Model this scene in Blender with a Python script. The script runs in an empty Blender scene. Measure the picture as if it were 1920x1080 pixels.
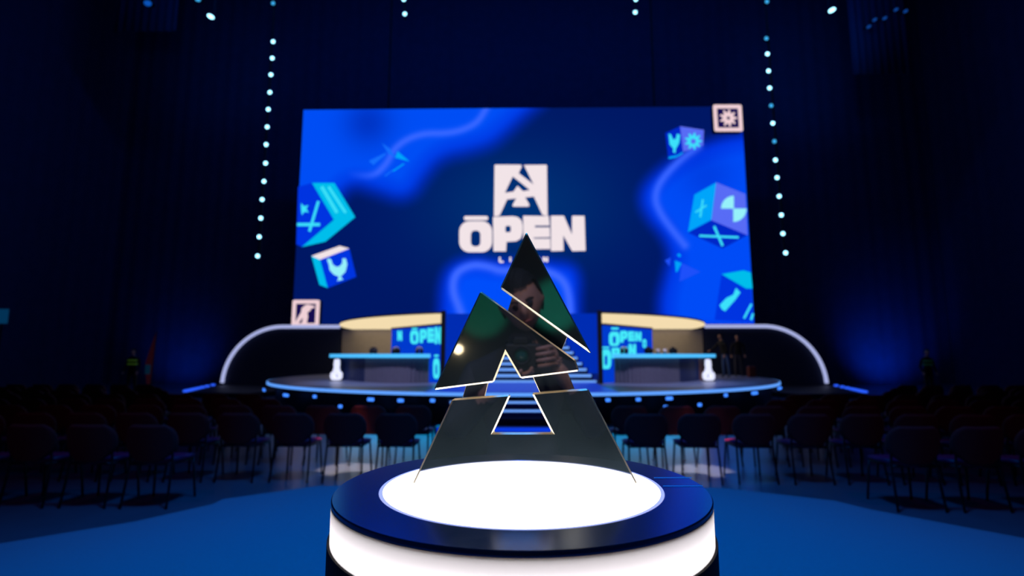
import bpy, bmesh, math, random
from mathutils import Vector, Matrix
from mathutils.geometry import tessellate_polygon
random.seed(7)
C = bpy.context.scene.collection
SCN = bpy.context.scene
PI = math.pi

# ------------------------------------------------------------------ camera
F, PITCH, YAW, EYE = 985.0, 0.1277, 0.0176, 1.58
cam = bpy.data.cameras.new('camera')
cam.sensor_width = 36; cam.lens = F * 36 / 1920
cam.clip_start = 0.01; cam.clip_end = 200
cam.dof.use_dof = True; cam.dof.focus_distance = 0.975; cam.dof.aperture_fstop = 2.7
cam_o = bpy.data.objects.new('camera', cam); C.objects.link(cam_o)
cam_o.location = (0, 0, EYE); cam_o.rotation_euler = (PI / 2 + PITCH, 0, YAW)
SCN.camera = cam_o
SCN.view_settings.view_transform = 'Standard'
SCN.view_settings.look = 'None'
SCN.view_settings.exposure = 0.0
SCN.view_settings.gamma = 1.0
SCN.view_settings.use_curve_mapping = False

# ------------------------------------------------------------------ world
w = bpy.data.worlds.new('hall_air'); SCN.world = w; w.use_nodes = True
w.node_tree.nodes['Background'].inputs[0].default_value = (0.0, 0.02, 0.09, 1)
w.node_tree.nodes['Background'].inputs[1].default_value = 0.02

# ------------------------------------------------------------------ lights
def look(o, target):
    d = Vector(target) - Vector(o.location)
    o.rotation_euler = d.to_track_quat('-Z', 'Y').to_euler()
def spot(name, loc, tgt, power, col, angle, blend=0.6, r=0.15):
    l = bpy.data.lights.new(name, 'SPOT'); l.energy = power; l.color = col
    l.spot_size = math.radians(angle); l.spot_blend = blend; l.shadow_soft_size = r
    o = bpy.data.objects.new(name, l); C.objects.link(o); o.location = loc; look(o, tgt); return o
def area(name, loc, tgt, power, col, sx, sy):
    l = bpy.data.lights.new(name, 'AREA'); l.energy = power; l.color = col
    l.shape = 'RECTANGLE'; l.size = sx; l.size_y = sy
    o = bpy.data.objects.new(name, l); C.objects.link(o); o.location = loc; look(o, tgt); return o
spot('blue_carpet_wash', (0, 3.5, 11), (0, 4.0, 0), 3800, (0.0, 0.27, 1.0), 68, 1.0, 0.8)
spot('photographer_face_fill', (0.6, 7.0, 9.5), (0.05, -0.1, 1.6), 2200, (1.0, 0.78, 0.68), 9, 0.7, 0.25)  # added fill that brightens the photographer's face, no such lamp seen
spot('aisle_warm_light_left', (-2.45, 4.6, 10), (-2.45, 7.6, 0), 17000, (1.0, 0.50, 0.32), 5.0, 0.5, 0.04)
spot('aisle_warm_light_right', (2.5, 4.6, 10), (2.5, 7.6, 0), 17000, (1.0, 0.55, 0.40), 5.0, 0.5, 0.04)
area('back_curtain_haze_fill', (0, 19, 22), (0, 30, 8), 470, (0.0, 0.16, 1.0), 30, 1.0)  # added light on the back curtain in place of blue haze
spot('side_wash_right', (19.6, 27.3, 0.3), (20.2, 29.9, 2.2), 330, (0.0, 0.10, 1.0), 100, 1.0, 0.3)
spot('side_wash_left', (-18.6, 27.3, 0.3), (-19.2, 29.9, 2.0), 120, (0.0, 0.12, 1.0), 100, 1.0, 0.3)
spot('drape_haze_fill_right', (13.5, 20, 15), (15.0, 24.5, 16.5), 260, (0.0, 0.25, 1.0), 60, 1.0, 0.3)  # added lamp, lights the drape instead of haze under the lamps
spot('drape_haze_fill_left', (-14.5, 20, 16), (-16.2, 24.5, 17.5), 140, (0.0, 0.25, 1.0), 60, 1.0, 0.3)  # same added haze stand-in for the left drape
spot('magenta_seat_light_right', (5.5, 2.0, 8), (4.6, 7.0, 0.4), 75, (1.0, 0.04, 0.35), 50, 1.0, 0.3)
spot('magenta_seat_light_left', (-5.5, 2.0, 8), (-4.6, 7.0, 0.4), 75, (1.0, 0.04, 0.35), 50, 1.0, 0.3)
spot('green_house_light_right', (1.0, -9, 2.4), (1.0, -13, 3.0), 900, (0.03, 1.0, 0.62), 24, 0.6, 0.1)
spot('green_house_light_left', (-1.1, -9, 2.2), (-1.1, -13, 2.8), 600, (0.03, 1.0, 0.55), 24, 0.6, 0.1)
area('floor_cyan_light', (0, 12.05, 0.35), (0, 10.0, 0), 16, (0.0, 0.45, 1.0), 8, 0.12)
spot('stage_deck_fill_left', (-4.5, 12.5, 10), (-4.2, 17.2, 0.8), 3400, (0.6, 0.62, 1.0), 36, 0.8, 0.3)  # added fill to brighten the deck and desk fronts
spot('stage_deck_fill_right', (4.5, 12.5, 10), (4.2, 17.2, 0.8), 3400, (0.6, 0.62, 1.0), 36, 0.8, 0.3)  # mirrored added fill for the right desk front

# ------------------------------------------------------------------ measured rays of the lens (used to size things on their own planes)
_r = Vector((math.cos(YAW), math.sin(YAW), 0)); _f0 = Vector((-math.sin(YAW), math.cos(YAW), 0))
_fw = _f0 * math.cos(PITCH) + Vector((0, 0, math.sin(PITCH)))
_up = -_f0 * math.sin(PITCH) + Vector((0, 0, math.cos(PITCH)))
EP = Vector((0, 0, EYE))
def ray(x, y): return _fw + _r * ((x - 960) / F) - _up * ((y - 540) / F)
def at(x, y, Y): d = ray(x, y); return EP + d * (Y / d.y)
def on_plane(x, y, p0, n):
    d = ray(x, y); return EP + d * ((Vector(p0) - EP).dot(n) / d.dot(n))
S = 1.086
def sc(x, y, z): return Vector((x * S, y * S, EYE + (z - EYE) * S))
ZS = EYE - 0.78 * S           # stage floor height

# ------------------------------------------------------------------ materials
def lin(c):
    return tuple((v / 255 / 12.92) if v / 255 <= 0.04045 else ((v / 255 + 0.055) / 1.055) ** 2.4 for v in c)
MATS = {}
def mat(name, col, rough=0.6, metal=0.0, emit=None, strength=1.0, vary=0.12, scale=30.0, bump=0.0, spec=None):
    if name in MATS: return MATS[name]
    m = bpy.data.materials.new(name); m.use_nodes = True; MATS[name] = m
    nt = m.node_tree; b = nt.nodes['Principled BSDF']
    c = lin(col)
    b.inputs['Base Color'].default_value = (*c, 1)
    b.inputs['Roughness'].default_value = rough
    b.inputs['Metallic'].default_value = metal
    if spec is not None: b.inputs['Specular IOR Level'].default_value = spec
    if emit is not None:
        b.inputs['Emission Color'].default_value = (*lin(emit), 1)
        b.inputs['Emission Strength'].default_value = strength
    if vary and emit is None:
        tc = nt.nodes.new('ShaderNodeTexCoord'); nz = nt.nodes.new('ShaderNodeTexNoise')
        nz.inputs['Scale'].default_value = scale; nz.inputs['Detail'].default_value = 4
        mx = nt.nodes.new('ShaderNodeMix'); mx.data_type = 'RGBA'
        mx.inputs[6].default_value = (*[v * (1 - vary) for v in c], 1)
        mx.inputs[7].default_value = (*[min(1, v * (1 + vary)) for v in c], 1)
        nt.links.new(tc.outputs['Object'], nz.inputs['Vector'])
        nt.links.new(nz.outputs['Fac'], mx.inputs[0]); nt.links.new(mx.outputs[2], b.inputs['Base Color'])
        if bump:
            bp = nt.nodes.new('ShaderNodeBump'); bp.inputs['Strength'].default_value = bump
            bp.inputs['Distance'].default_value = 0.01
            nt.links.new(nz.outputs['Fac'], bp.inputs['Height']); nt.links.new(bp.outputs[0], b.inputs['Normal'])
    return m
def glow(name, col, strength=1.0):
    return mat(name, (0, 0, 0), 0.5, 0, emit=col, strength=strength, spec=0.0)

# ------------------------------------------------------------------ object helpers
def obj(name, bm, m, parent=None, smooth=False, recalc=True):
    if recalc: bmesh.ops.recalc_face_normals(bm, faces=bm.faces[:])
    me = bpy.data.meshes.new(name); bm.to_mesh(me); bm.free()
    for mm in (m if isinstance(m, (list, tuple)) else [m]): me.materials.append(mm)
    if smooth:
        for p in me.polygons: p.use_smooth = True
    o = bpy.data.objects.new(name, me); C.objects.link(o)
    if parent: o.parent = parent
    return o
def tag(o, label, cat, group=None, kind=None):
    o['label'] = label; o['category'] = cat
    if group: o['group'] = group
    if kind: o['kind'] = kind
    return o
def thing(name, label, cat, loc=(0, 0, 0), rz=0, group=None):
    o = bpy.data.objects.new(name, None); C.objects.link(o); o.empty_display_size = 0.1
    o.location = loc; o.rotation_euler = (0, 0, rz)
    return tag(o, label, cat, group)
def struct(name, bm, m, smooth=False):
    o = obj(name, bm, m, None, smooth); o['kind'] = 'structure'; return o
def NB(): return bmesh.new()
def box(bm, c, s, rz=0, mi=0):
    r = bmesh.ops.create_cube(bm, size=1)
    M = Matrix.Translation(c) @ Matrix.Rotation(rz, 4, 'Z') @ Matrix.Diagonal((*s, 1))
    bmesh.ops.transform(bm, matrix=M, verts=r['verts'])
    for v in r['verts']:
        for f in v.link_faces: f.material_index = mi
    return bm
def rbox(bm, c, s, bev, rz=0, seg=3):
    t = bmesh.new(); box(t, (0, 0, 0), s)
    bmesh.ops.bevel(t, geom=t.edges[:] , offset=bev, segments=seg, affect='EDGES', profile=0.5)
    bmesh.ops.transform(t, matrix=Matrix.Translation(c) @ Matrix.Rotation(rz, 4, 'Z'), verts=t.verts[:])
    me = bpy.data.meshes.new('t'); t.to_mesh(me); t.free(); bm.from_mesh(me); bpy.data.meshes.remove(me); return bm
def cyl(bm, p0, p1, r0, r1=None, n=16, caps=True):
    p0, p1 = Vector(p0), Vector(p1); r1 = r0 if r1 is None else r1
    d = p1 - p0; q = d.to_track_quat('Z', 'Y').to_matrix().to_4x4()
    r = bmesh.ops.create_cone(bm, cap_ends=caps, segments=n, radius1=r0, radius2=r1, depth=d.length)
    bmesh.ops.transform(bm, matrix=Matrix.Translation((p0 + p1) / 2) @ q, verts=r['verts']); return bm
def tube(bm, pts, r, n=8, closed=False):
    pts = [Vector(p) for p in pts]; rings = []; N = len(pts)
    prev = None
    for i, p in enumerate(pts):
        if closed: t = pts[(i + 1) % N] - pts[i - 1]
        else: t = pts[min(i + 1, N - 1)] - pts[max(i - 1, 0)]
        t.normalize()
        ref = prev if prev is not None else (Vector((0, 0, 1)) if abs(t.z) < 0.9 else Vector((1, 0, 0)))
        a = (ref - t * ref.dot(t)).normalized(); prev = a; b = t.cross(a)
        rr = r[i] if isinstance(r, (list, tuple)) else r
        rings.append([bm.verts.new(p + (a * math.cos(2 * PI * k / n) + b * math.sin(2 * PI * k / n)) * rr) for k in range(n)])
    for i in range(N if closed else N - 1):
        A, B = rings[i], rings[(i + 1) % N]
        for k in range(n): bm.faces.new((A[k], A[(k + 1) % n], B[(k + 1) % n], B[k]))
    if not closed:
        bm.faces.new(rings[0][::-1]); bm.faces.new(rings[-1])
    return bm
def lathe(bm, prof, n=96, c=(0, 0, 0), mi=0):
    """closed profile of (r, z) points, spun about z"""
    rings = []
    for k in range(n):
        a = 2 * PI * k / n
        rings.append([bm.verts.new((c[0] + r * math.cos(a), c[1] + r * math.sin(a), c[2] + z)) for r, z in prof])
    m = len(prof)
    for k in range(n):
        A, B = rings[k], rings[(k + 1) % n]
        for i in range(m):
            j = (i + 1) % m
            if prof[i][0] < 1e-6 and prof[j][0] < 1e-6: continue
            f = bm.faces.new((A[i], B[i], B[j], A[j])); f.material_index = mi
    bmesh.ops.remove_doubles(bm, verts=bm.verts[:], dist=1e-6)
    return bm
def plate(bm, loops, f, dv, side_mi=0):
    """loops: outer polygon first, then holes (2D); f maps a 2D point to 3D; dv is the thickness vector"""
    dv = Vector(dv)
    L = [[Vector((p[0], p[1], 0)) for p in lp] for lp in loops]
    flat = [p for lp in L for p in lp]
    tris = tessellate_polygon(L)
    fr = [bm.verts.new(f(p.x, p.y)) for p in flat]; bk = [bm.verts.new(v.co + dv) for v in fr]
    for a, b, c in tris:
        try:
            bm.faces.new((fr[a], fr[b], fr[c])); bm.faces.new((bk[c], bk[b], bk[a]))
        except ValueError: pass
    i = 0
    for lp in L:
        n = len(lp)
        for k in range(n):
            a, b = i + k, i + (k + 1) % n
            q = bm.faces.new((fr[a], fr[b], bk[b], bk[a])); q.material_index = side_mi
        i += n
    return bm
def rrect(x0, y0, x1, y1, r, n=5):
    P = []
    for cx, cy, a0 in ((x1 - r, y0 + r, -90), (x1 - r, y1 - r, 0), (x0 + r, y1 - r, 90), (x0 + r, y0 + r, 180)):
        for k in range(n + 1):
            a = math.radians(a0 + 90 * k / n); P.append((cx + r * math.cos(a), cy + r * math.sin(a)))
    return P
def circ(cx, cy, r, n=20, a0=0, a1=2 * PI):
    full = abs(a1 - a0 - 2 * PI) < 1e-6
    return [(cx + r * math.cos(a0 + (a1 - a0) * k / (n if full else n - 1)), cy + r * math.sin(a0 + (a1 - a0) * k / (n if full else n - 1))) for k in range(n)]
def gear(cx, cy, r, teeth=10, tip=0.12):
    P = []
    for k in range(teeth):
        for o_, q in ((-0.33, 0.66), (-0.12, 1), (0.12, 1), (0.33, 0.66)):
            a = 2 * PI * (k + o_) / teeth; P.append((cx + r * q * math.cos(a), cy + r * q * math.sin(a)))
    return P
def bar2(x0, y0, x1, y1, w):
    d = math.hypot(x1 - x0, y1 - y0); nx, ny = -(y1 - y0) / d * w / 2, (x1 - x0) / d * w / 2
    return [(x0 + nx, y0 + ny), (x1 + nx, y1 + ny), (x1 - nx, y1 - ny), (x0 - nx, y0 - ny)]
def dup(root, loc, rz, label, group=None):
    r = root.copy(); C.objects.link(r); r.location = loc; r.rotation_euler = (0, 0, rz); r['label'] = label
    if group: r['group'] = group
    for ch in list(root.children):
        c = ch.copy(); C.objects.link(c); c.parent = r
        for g in ch.children:
            d = g.copy(); C.objects.link(d); d.parent = c
    return r
ORD = ['first', 'second', 'third', 'fourth', 'fifth', 'sixth', 'seventh', 'eighth', 'ninth', 'tenth', 'eleventh', 'twelfth',
       'thirteenth', 'fourteenth', 'fifteenth', 'sixteenth', 'seventeenth', 'eighteenth', 'nineteenth', 'twentieth']

# ------------------------------------------------------------------ the hall
M_floor = mat('polished_grey_floor', (70, 90, 110), 0.28, 0.0, scale=3, vary=0.2)
M_wall = mat('black_blue_drape', (58, 70, 112), 0.9, scale=2, vary=0.25)
M_black = mat('matt_black', (10, 10, 14), 0.7)
M_dark = mat('dark_blue_black_panel', (10, 16, 34), 0.55)
HX, HB, HF, HT = 24, 30, -13, 24
def folded(bm, p0, p1, z0, z1, n, amp):
    p0, p1 = Vector(p0), Vector(p1); d = (p1 - p0); nrm = Vector((-d.y, d.x, 0)).normalized(); vs = []
    for i in range(n + 1):
        p = p0 + d * (i / n) + nrm * amp * math.sin(i * 1.25) * (0.7 + 0.3 * math.sin(i * 0.37))
        vs.append((bm.verts.new((p.x, p.y, z0)), bm.verts.new((p.x, p.y, z1))))
    for a, b in zip(vs, vs[1:]): bm.faces.new((a[0], b[0], b[1], a[1]))
    return bm
struct('floor', box(NB(), (0, 8.5, -0.1), (2 * HX, HB - HF, 0.2)), M_floor)
struct('ceiling', box(NB(), (0, 8.5, HT + 0.1), (2 * HX, HB - HF, 0.2)), M_black)
struct('wall_back', folded(NB(), (-HX, HB, 0), (HX, HB, 0), 0, HT, 300, 0.04), M_wall, True)
struct('wall_left', folded(NB(), (-HX, HF, 0), (-HX, HB, 0), 0, HT, 260, 0.04), M_wall, True)
struct('wall_right', folded(NB(), (HX, HF, 0), (HX, HB, 0), 0, HT, 260, 0.04), M_wall, True)
struct('wall_front', box(NB(), (0, HF - 0.1, HT / 2), (2 * HX, 0.2, HT)), mat('hall_rear_wall', (90, 95, 92), 0.8, scale=4))

M_carpet = mat('blue_grey_carpet', (105, 140, 165), 0.95, scale=220, vary=0.15, bump=0.3, spec=0.1)
cp = [(-7.5, HF + 0.5), (7.5, HF + 0.5), (7.5, 1.5), (5.6, 3.6), (4.35, 4.9), (3.6, 5.72), (3.42, 6.05), (2.4, 6.60), (1.2, 6.74), (-1.2, 6.74),
      (-2.5, 6.60), (-3.3, 6.0), (-3.3, 5.80), (-3.7, 5.2), (-4.4, 4.6), (-5.6, 3.6), (-7.5, 1.5)]
o = obj('carpet', plate(NB(), [cp], lambda x, y: Vector((x, y, 0.005)), (0, 0, -0.0045)), M_carpet)
tag(o, 'wide matt blue carpet around the trophy plinth, its far edge in front of the chairs', 'carpet')

# ------------------------------------------------------------------ stage
TY, TR = 19.8 * S, 8.57 * S
M_deck = mat('stage_deck', (120, 125, 150), 0.35, scale=8)
M_edge = glow('stage_edge_led', (95, 160, 255), 1.1)
M_tube = glow('blue_led', (60, 130, 255), 1.6)
M_tube_dim = glow('blue_led_deep', (40, 90, 250), 1.2)
st = thing('stage_platform', 'round raised stage with a pale blue lit rim behind the rows of chairs', 'stage', (0, TY, 0))
YB = 23.78 * S - TY; ab = math.asin(YB / TR)
def arcp(R, a0, a1, n=120): return [(R * math.cos(a0 + (a1 - a0) * k / n), R * math.sin(a0 + (a1 - a0) * k / n)) for k in range(n + 1)]
b = NB(); plate(b, [arcp(TR, -PI - ab, ab)], lambda x, y: Vector((x, y, ZS)), (0, 0, -0.08)); obj('deck', b, M_deck, st)
b = NB(); plate(b, [arcp(TR - 0.25, -PI - ab + 0.02, ab - 0.02) + arcp(TR - 0.5, ab - 0.02, -PI - ab + 0.02)], lambda x, y: Vector((x, y, ZS - 0.08)), (0, 0, 0.08 - ZS)); obj('fascia', b, M_dark, st)
b = NB(); plate(b, [arcp(TR + 0.03, -PI + 0.12, -0.12) + arcp(TR, -0.12, -PI + 0.12)], lambda x, y: Vector((x, y, ZS - 0.004)), (0, 0, -0.075)); obj('rim_light', b, M_edge, st)
# rear deck joining the round front to the back wall
for sg, side in ((-1, 'left'), (1, 'right')):
    pts2 = [(9.3, 18.0), (11.85, 18.5), (13.6, 23.7), (8.25, 23.7), (8.25, 23.0), (8.6, 21.9), (8.85, 20.6), (8.9, 19.4)]
    rp = obj('side_platform', plate(NB(), [[(sg * p[0] * S, p[1] * S) for p in pts2]], lambda x, y: Vector((x, y, 0)), (0, 0, EYE - 1.28 * S)), M_dark)
    tag(rp, f'dark low platform under the white arch at the {side} of the round stage', 'platform')
# dotted blue lights along the side edges of the rear platform
ZR = EYE - 1.28 * S
for side, sg in (('left', -1), ('right', 1)):
    t = thing('edge_light_row', f'short row of blue lights on the floor just {side} of the {side} white arch', 'light row', (0, 0, 0))
    for k, tt in enumerate((0.0, 0.05, 0.10, 0.16, 0.23, 0.31, 0.42, 0.56, 0.74)):
        x = sg * (11.82 + 1.74 * tt) * S; y = (18.6 + 5.2 * tt) * S
        obj('lamp', rbox(NB(), (x, y, ZR + 0.045), (0.15, 0.15, 0.085), 0.03), M_tube_dim, t)
# little blue lights around the foot of the stage
def on_ring(px, py, R):
    d = ray(px, py); a = d.x ** 2 + d.y ** 2; bq = -2 * d.y * TY; c = TY * TY - R * R
    t = (-bq - math.sqrt(bq * bq - 4 * a * c)) / (2 * a); return EP + d * t
foot = [(495, 731, 26), (536, 741, 20), (590, 743.5, 8), (638, 762, 8), (695, 749, 14), (751, 751, 12), (700, 765, 8), (811, 751, 9),
        (1140, 750, 9), (1197, 749, 9), (1255, 747, 14), (1248, 763, 8), (1312, 759, 8), (1361, 741, 8), (1415, 737, 20), (1462, 728, 26)]
ws = ['below the left tip of the stage rim', 'second from the left tip of the stage rim', 'third from the left tip of the stage rim',
      'low, below the white emblem of the left desk', 'under the stage rim in line with the left desk middle', 'under the stage rim, second left of the trophy',
      'low, below the middle of the left desk', 'under the stage rim close left of the trophy', 'under the stage rim close right of the trophy',
      'under the stage rim, second right of the trophy', 'under the stage rim in line with the right desk middle', 'low, below the middle of the right desk',
      'low, below the white emblem of the right desk', 'third from the right tip of the stage rim', 'second from the right tip of the stage rim',
      'below the right tip of the stage rim']
for (px, py, wd), s_ in zip(foot, ws):
    p = on_ring(px, py, TR + 0.12); ang = math.atan2(p.y - TY, p.x) + PI / 2
    wm = wd / F * p.y
    t = thing('foot_light', 'small blue foot light ' + s_, 'light', (p.x, p.y, p.z), ang, 'blue foot lights of the stage')
    obj('lens', rbox(NB(), (0, 0, 0), (wm, 0.05, 0.075), 0.02), M_tube, t)
    obj('stem', cyl(NB(), (0, 0.04, -0.03), (0, 0.04, -p.z), 0.015, n=8), M_black, t)

b = NB(); box(b, (0, (TY - TR + 0.1 + 15.4 * S) / 2 - TY, ZS + 0.004), (4.5, 15.4 * S - TY + TR - 0.1, 0.006))
obj('walkway', b, mat('walkway_blue', (0, 30, 120), 0.4, emit=(0, 46, 168), strength=1.0, vary=0), st)

# front steps down to the floor
M_riser = mat('stair_blue_riser', (20, 40, 120), 0.4)
M_nose = glow('stair_nosing', (110, 165, 255), 1.0)
fs = thing('front_staircase', 'short flight of steps with blue lit edges leading from the floor up to the stage', 'stairs', (0, 0, 0))
YF = TY - TR
for k in range(3):
    z = ZS - 0.165 * (k + 1); y0 = YF - 0.10 - 0.21 * k
    obj('step', box(NB(), (0, y0 + 0.05, z / 2), (3.3, 0.3, z)), M_riser, fs)
    if k < 2:
        obj('light_strip', box(NB(), (0, y0 - 0.115, z - 0.03), (3.2, 0.03, 0.045)), M_nose, fs)
obj('kerb', box(NB(), (0, YF - 0.86, 0.05), (3.6, 0.34, 0.10)), M_riser, fs)
obj('light_strip', box(NB(), (0, YF - 1.045, 0.055), (3.5, 0.03, 0.085)), glow('kerb_lit_floor_glow', (10, 58, 222), 1.0), fs)  # glowing strip stands in for the brightly lit floor here

# rising stairs in the middle of the stage
us = thing('stage_staircase', 'wide flight of blue lit steps rising between the two desks behind the trophy', 'stairs', (0, 0, 0))
M_side = mat('stair_side', (20, 60, 190), 0.5)
for k in range(11):
    z = 0.86 + 0.17 * k; y = 15.5 + 0.33 * k; hw = 2.22 - 0.10 * k
    a = sc(-hw, y, z); b_ = sc(hw, y + 0.35, z)
    bm = NB(); box(bm, (0, (a.y + b_.y) / 2, (a.z + ZS) / 2 + .001), (-2 * a.x, b_.y - a.y, a.z - ZS - .001))
    obj('step', bm, M_riser, us)
    obj('light_strip', box(NB(), (0, a.y - 0.015, a.z - (0.05 if k else 0.03)), (-2 * a.x - 0.1, 0.03, 0.085 if k else 0.062)), M_nose, us)
a = sc(0, 19.13, 2.56); c_ = sc(0, 23.2, 2.56)
obj('landing', box(NB(), (0, (a.y + c_.y) / 2, (a.z + ZS) / 2), (2.3, c_.y - a.y, a.z - ZS)), M_riser, us).location.z = 0.003

# ------------------------------------------------------------------ the big screen
YS = 24.0 * S
import numpy as np
def seg_dist(px, py, P, closed):
    d = np.full(px.shape, 1e9); n = len(P)
    for i in range(n if closed else n - 1):
        ax, ay = P[i]; bx, by = P[(i + 1) % n]; vx, vy = bx - ax, by - ay
        t = np.clip(((px - ax) * vx + (py - ay) * vy) / (vx * vx + vy * vy + 1e-9), 0, 1)
        d = np.minimum(d, np.hypot(px - ax - t * vx, py - ay - t * vy))
    return d
def inside(px, py, P):
    r = np.zeros(px.shape, bool); n = len(P)
    for i in range(n):
        ax, ay = P[i]; bx, by = P[(i + 1) % n]
        if ay == by: continue
        c = ((ay > py) != (by > py)) & (px < (bx - ax) * (py - ay) / (by - ay) + ax)
        r ^= c
    return r
def smooth_poly(P, closed=False, it=2):
    for _ in range(it):
        Q = []; n = len(P)
        if not closed: Q.append(P[0])
        for i in range(n if closed else n - 1):
            a, b = P[i], P[(i + 1) % n]
            Q += [(a[0] * .75 + b[0] * .25, a[1] * .75 + b[1] * .25), (a[0] * .25 + b[0] * .75, a[1] * .25 + b[1] * .75)]
        if not closed: Q.append(P[-1])
        P = Q
    return P
blob1 = smooth_poly([(1018, 195), (988, 220), (955, 250), (925, 275), (885, 288), (829, 300), (800, 335), (780, 366), (748, 378), (702, 362), (662, 350), (640, 372), (620, 400), (540, 420)]) + [(480, 420), (480, 150), (1040, 150)]
blob2 = smooth_poly([(1440, 240), (1392, 249), (1339, 259), (1269, 289), (1211, 335), (1196, 372), (1209, 408), (1241, 445), (1254, 480), (1243, 519), (1232, 565), (1236, 610), (1240, 640)]) + [(1480, 640), (1480, 240)]
blob3 = smooth_poly([(822, 640), (822, 588), (824, 530), (841, 494), (887, 479), (934, 488), (985, 488), (1031, 488), (1075, 494), (1090, 519), (1088, 560), (1088, 640)])
ridge1 = smooth_poly([(918, 190), (910, 207), (894, 231), (864, 245), (835, 250), (795, 250), (762, 261), (738, 280), (727, 305), (702, 330), (665, 328), (640, 322)])
ridge2 = smooth_poly([(1310, 275), (1274, 300), (1237, 340), (1227, 372), (1238, 400), (1258, 428), (1284, 460)])
ridge3 = smooth_poly([(868, 600), (862, 580), (848, 545), (853, 512), (883, 496), (915, 499), (943, 510), (990, 500), (1038, 512), (1060, 530), (1068, 562), (1070, 610)])
def screen_colour(px, py):
    base = np.zeros(px.shape + (3,))
    base[..., 0] = 0; base[..., 1] = 22; base[..., 2] = 98
    g = np.exp(-(((px - 975) / 190) ** 2 + ((py - 390) / 130) ** 2))
    base[..., 1] += 26 * g; base[..., 2] += 16 * g
    def sd(P):
        d = seg_dist(px, py, P, True); return np.where(inside(px, py, P), d, -d)
    for P, soft, colr in ((blob1, 24, (0, 76, 240)), (blob2, 20, (0, 74, 242)), (blob3, 20, (0, 76, 245))):
        s = sd(P); t = np.clip((s + soft) / (2 * soft), 0, 1); t = t * t * (3 - 2 * t)
        t2 = np.clip(s / 45, 0, 1)
        colv = np.stack([colr[0] + 0 * t2, colr[1] * (0.62 + 0.38 * t2), colr[2] * (0.9 + 0.1 * t2)], -1)
        base = base * (1 - t[..., None]) + colv * t[..., None]
    # the darker trough at the top left
    g = np.exp(-(((px - 690) / 45) ** 2 + ((py - 230) / 45) ** 2)); base[..., 1] -= 24 * g; base[..., 2] -= 45 * g
    g = np.exp(-(((px - 1325) / 50) ** 2 + ((py - 330) / 45) ** 2)); base[..., 1] -= 12 * g; base[..., 2] -= 18 * g
    for P, wd, amp in ((ridge1, 7, np.clip((px[..., None] - 650) / 60, 0, 1)), (ridge2, 8, 1.0), (ridge3, 9, 1.15)):
        d = seg_dist(px, py, P, False); g = np.exp(-(d / wd) ** 2)[..., None] * amp
        base = base + g * (np.array([62, 104, 255]) - base) * 0.85
    base = np.clip(base, 0, 255) / 255
    return np.where(base <= 0.04045, base / 12.92, ((base + 0.055) / 1.055) ** 2.4)
def pix(X, Y, Z):
    x = X * _r.x + Y * _r.y; d = X * _fw.x + Y * _fw.y + (Z - EYE) * _fw.z; u = X * _up.x + Y * _up.y + (Z - EYE) * _up.z
    return 960 + F * x / d, 540 - F * u / d
zb, zt, xl, xr = EYE + (3.0 - EYE) * S, EYE + (13.40 - EYE) * S, -10.54 * S, 10.55 * S
NX, NZ = 300, 150
sx = np.linspace(xl, xr, NX + 1); sz = np.linspace(zb, zt, NZ + 1)
GX, GZ = np.meshgrid(sx, sz)
PX, PYY = pix(GX, np.full(GX.shape, YS), GZ)
COL = screen_colour(PX, PYY)
me = bpy.data.meshes.new('display_panel')
V = np.stack([GX, np.full(GX.shape, YS), GZ], -1).reshape(-1, 3)
idx = np.arange((NX + 1) * (NZ + 1)).reshape(NZ + 1, NX + 1)
Fc = np.stack([idx[:-1, :-1], idx[:-1, 1:], idx[1:, 1:], idx[1:, :-1]], -1).reshape(-1, 4)
me.from_pydata(V.tolist(), [], Fc.tolist())
ca = me.color_attributes.new('Picture', 'FLOAT_COLOR', 'POINT')
ca.data.foreach_set('color', np.concatenate([COL.reshape(-1, 3), np.ones((V.shape[0], 1))], 1).astype(np.float32).ravel())
m = bpy.data.materials.new('led_picture'); m.use_nodes = True
nt = m.node_tree; b = nt.nodes['Principled BSDF']; at_ = nt.nodes.new('ShaderNodeVertexColor'); at_.layer_name = 'Picture'
b.inputs['Base Color'].default_value = (0, 0, 0, 1); b.inputs['Specular IOR Level'].default_value = 0
nt.links.new(at_.outputs['Color'], b.inputs['Emission Color']); b.inputs['Emission Strength'].default_value = 1.05
me.materials.append(m)
scr = thing('led_screen', 'huge rectangular blue display with the white OPEN lettering hung behind the stage', 'screen', (0, 0, 0))
o = bpy.data.objects.new('display_panel', me); C.objects.link(o); o.parent = scr
for x_ in (-7, 7): obj('hanging_rod', cyl(NB(), (x_, YS + 0.16, zt), (x_, YS + 0.16, HT), 0.05, n=8), M_black, scr)
obj('casing', box(NB(), (0, YS + 0.16, (zb + zt) / 2), (xr - xl + 0.1, 0.28, zt - zb + 0.1)), M_black, scr)
def on_scr(off):
    def f(x, y):
        return at(x, y, YS - off)
    return f
def art(name, loops_list, m, off, parent=scr, f=None, dv=(0, 0.006, 0)):
    bm = NB()
    for loops in loops_list: plate(bm, loops, f or on_scr(off), dv)
    return obj(name, bm, m, parent)
PINK = glow('screen_white', (242, 228, 232), 1.0)
CY = glow('screen_cyan', (60, 225, 250), 1.0); CY2 = glow('screen_cyan_deep', (0, 190, 235), 1.0); CY3 = glow('screen_cyan_mid', (0, 165, 250), 1.0)
BL = glow('screen_face_blue', (0, 52, 225), 1.0); PE = glow('screen_periwinkle', (88, 108, 245), 1.0); BD = glow('screen_face_dark', (0, 40, 200), 1.0)
PALE = glow('screen_pale_cyan', (150, 240, 250), 1.0)
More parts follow.
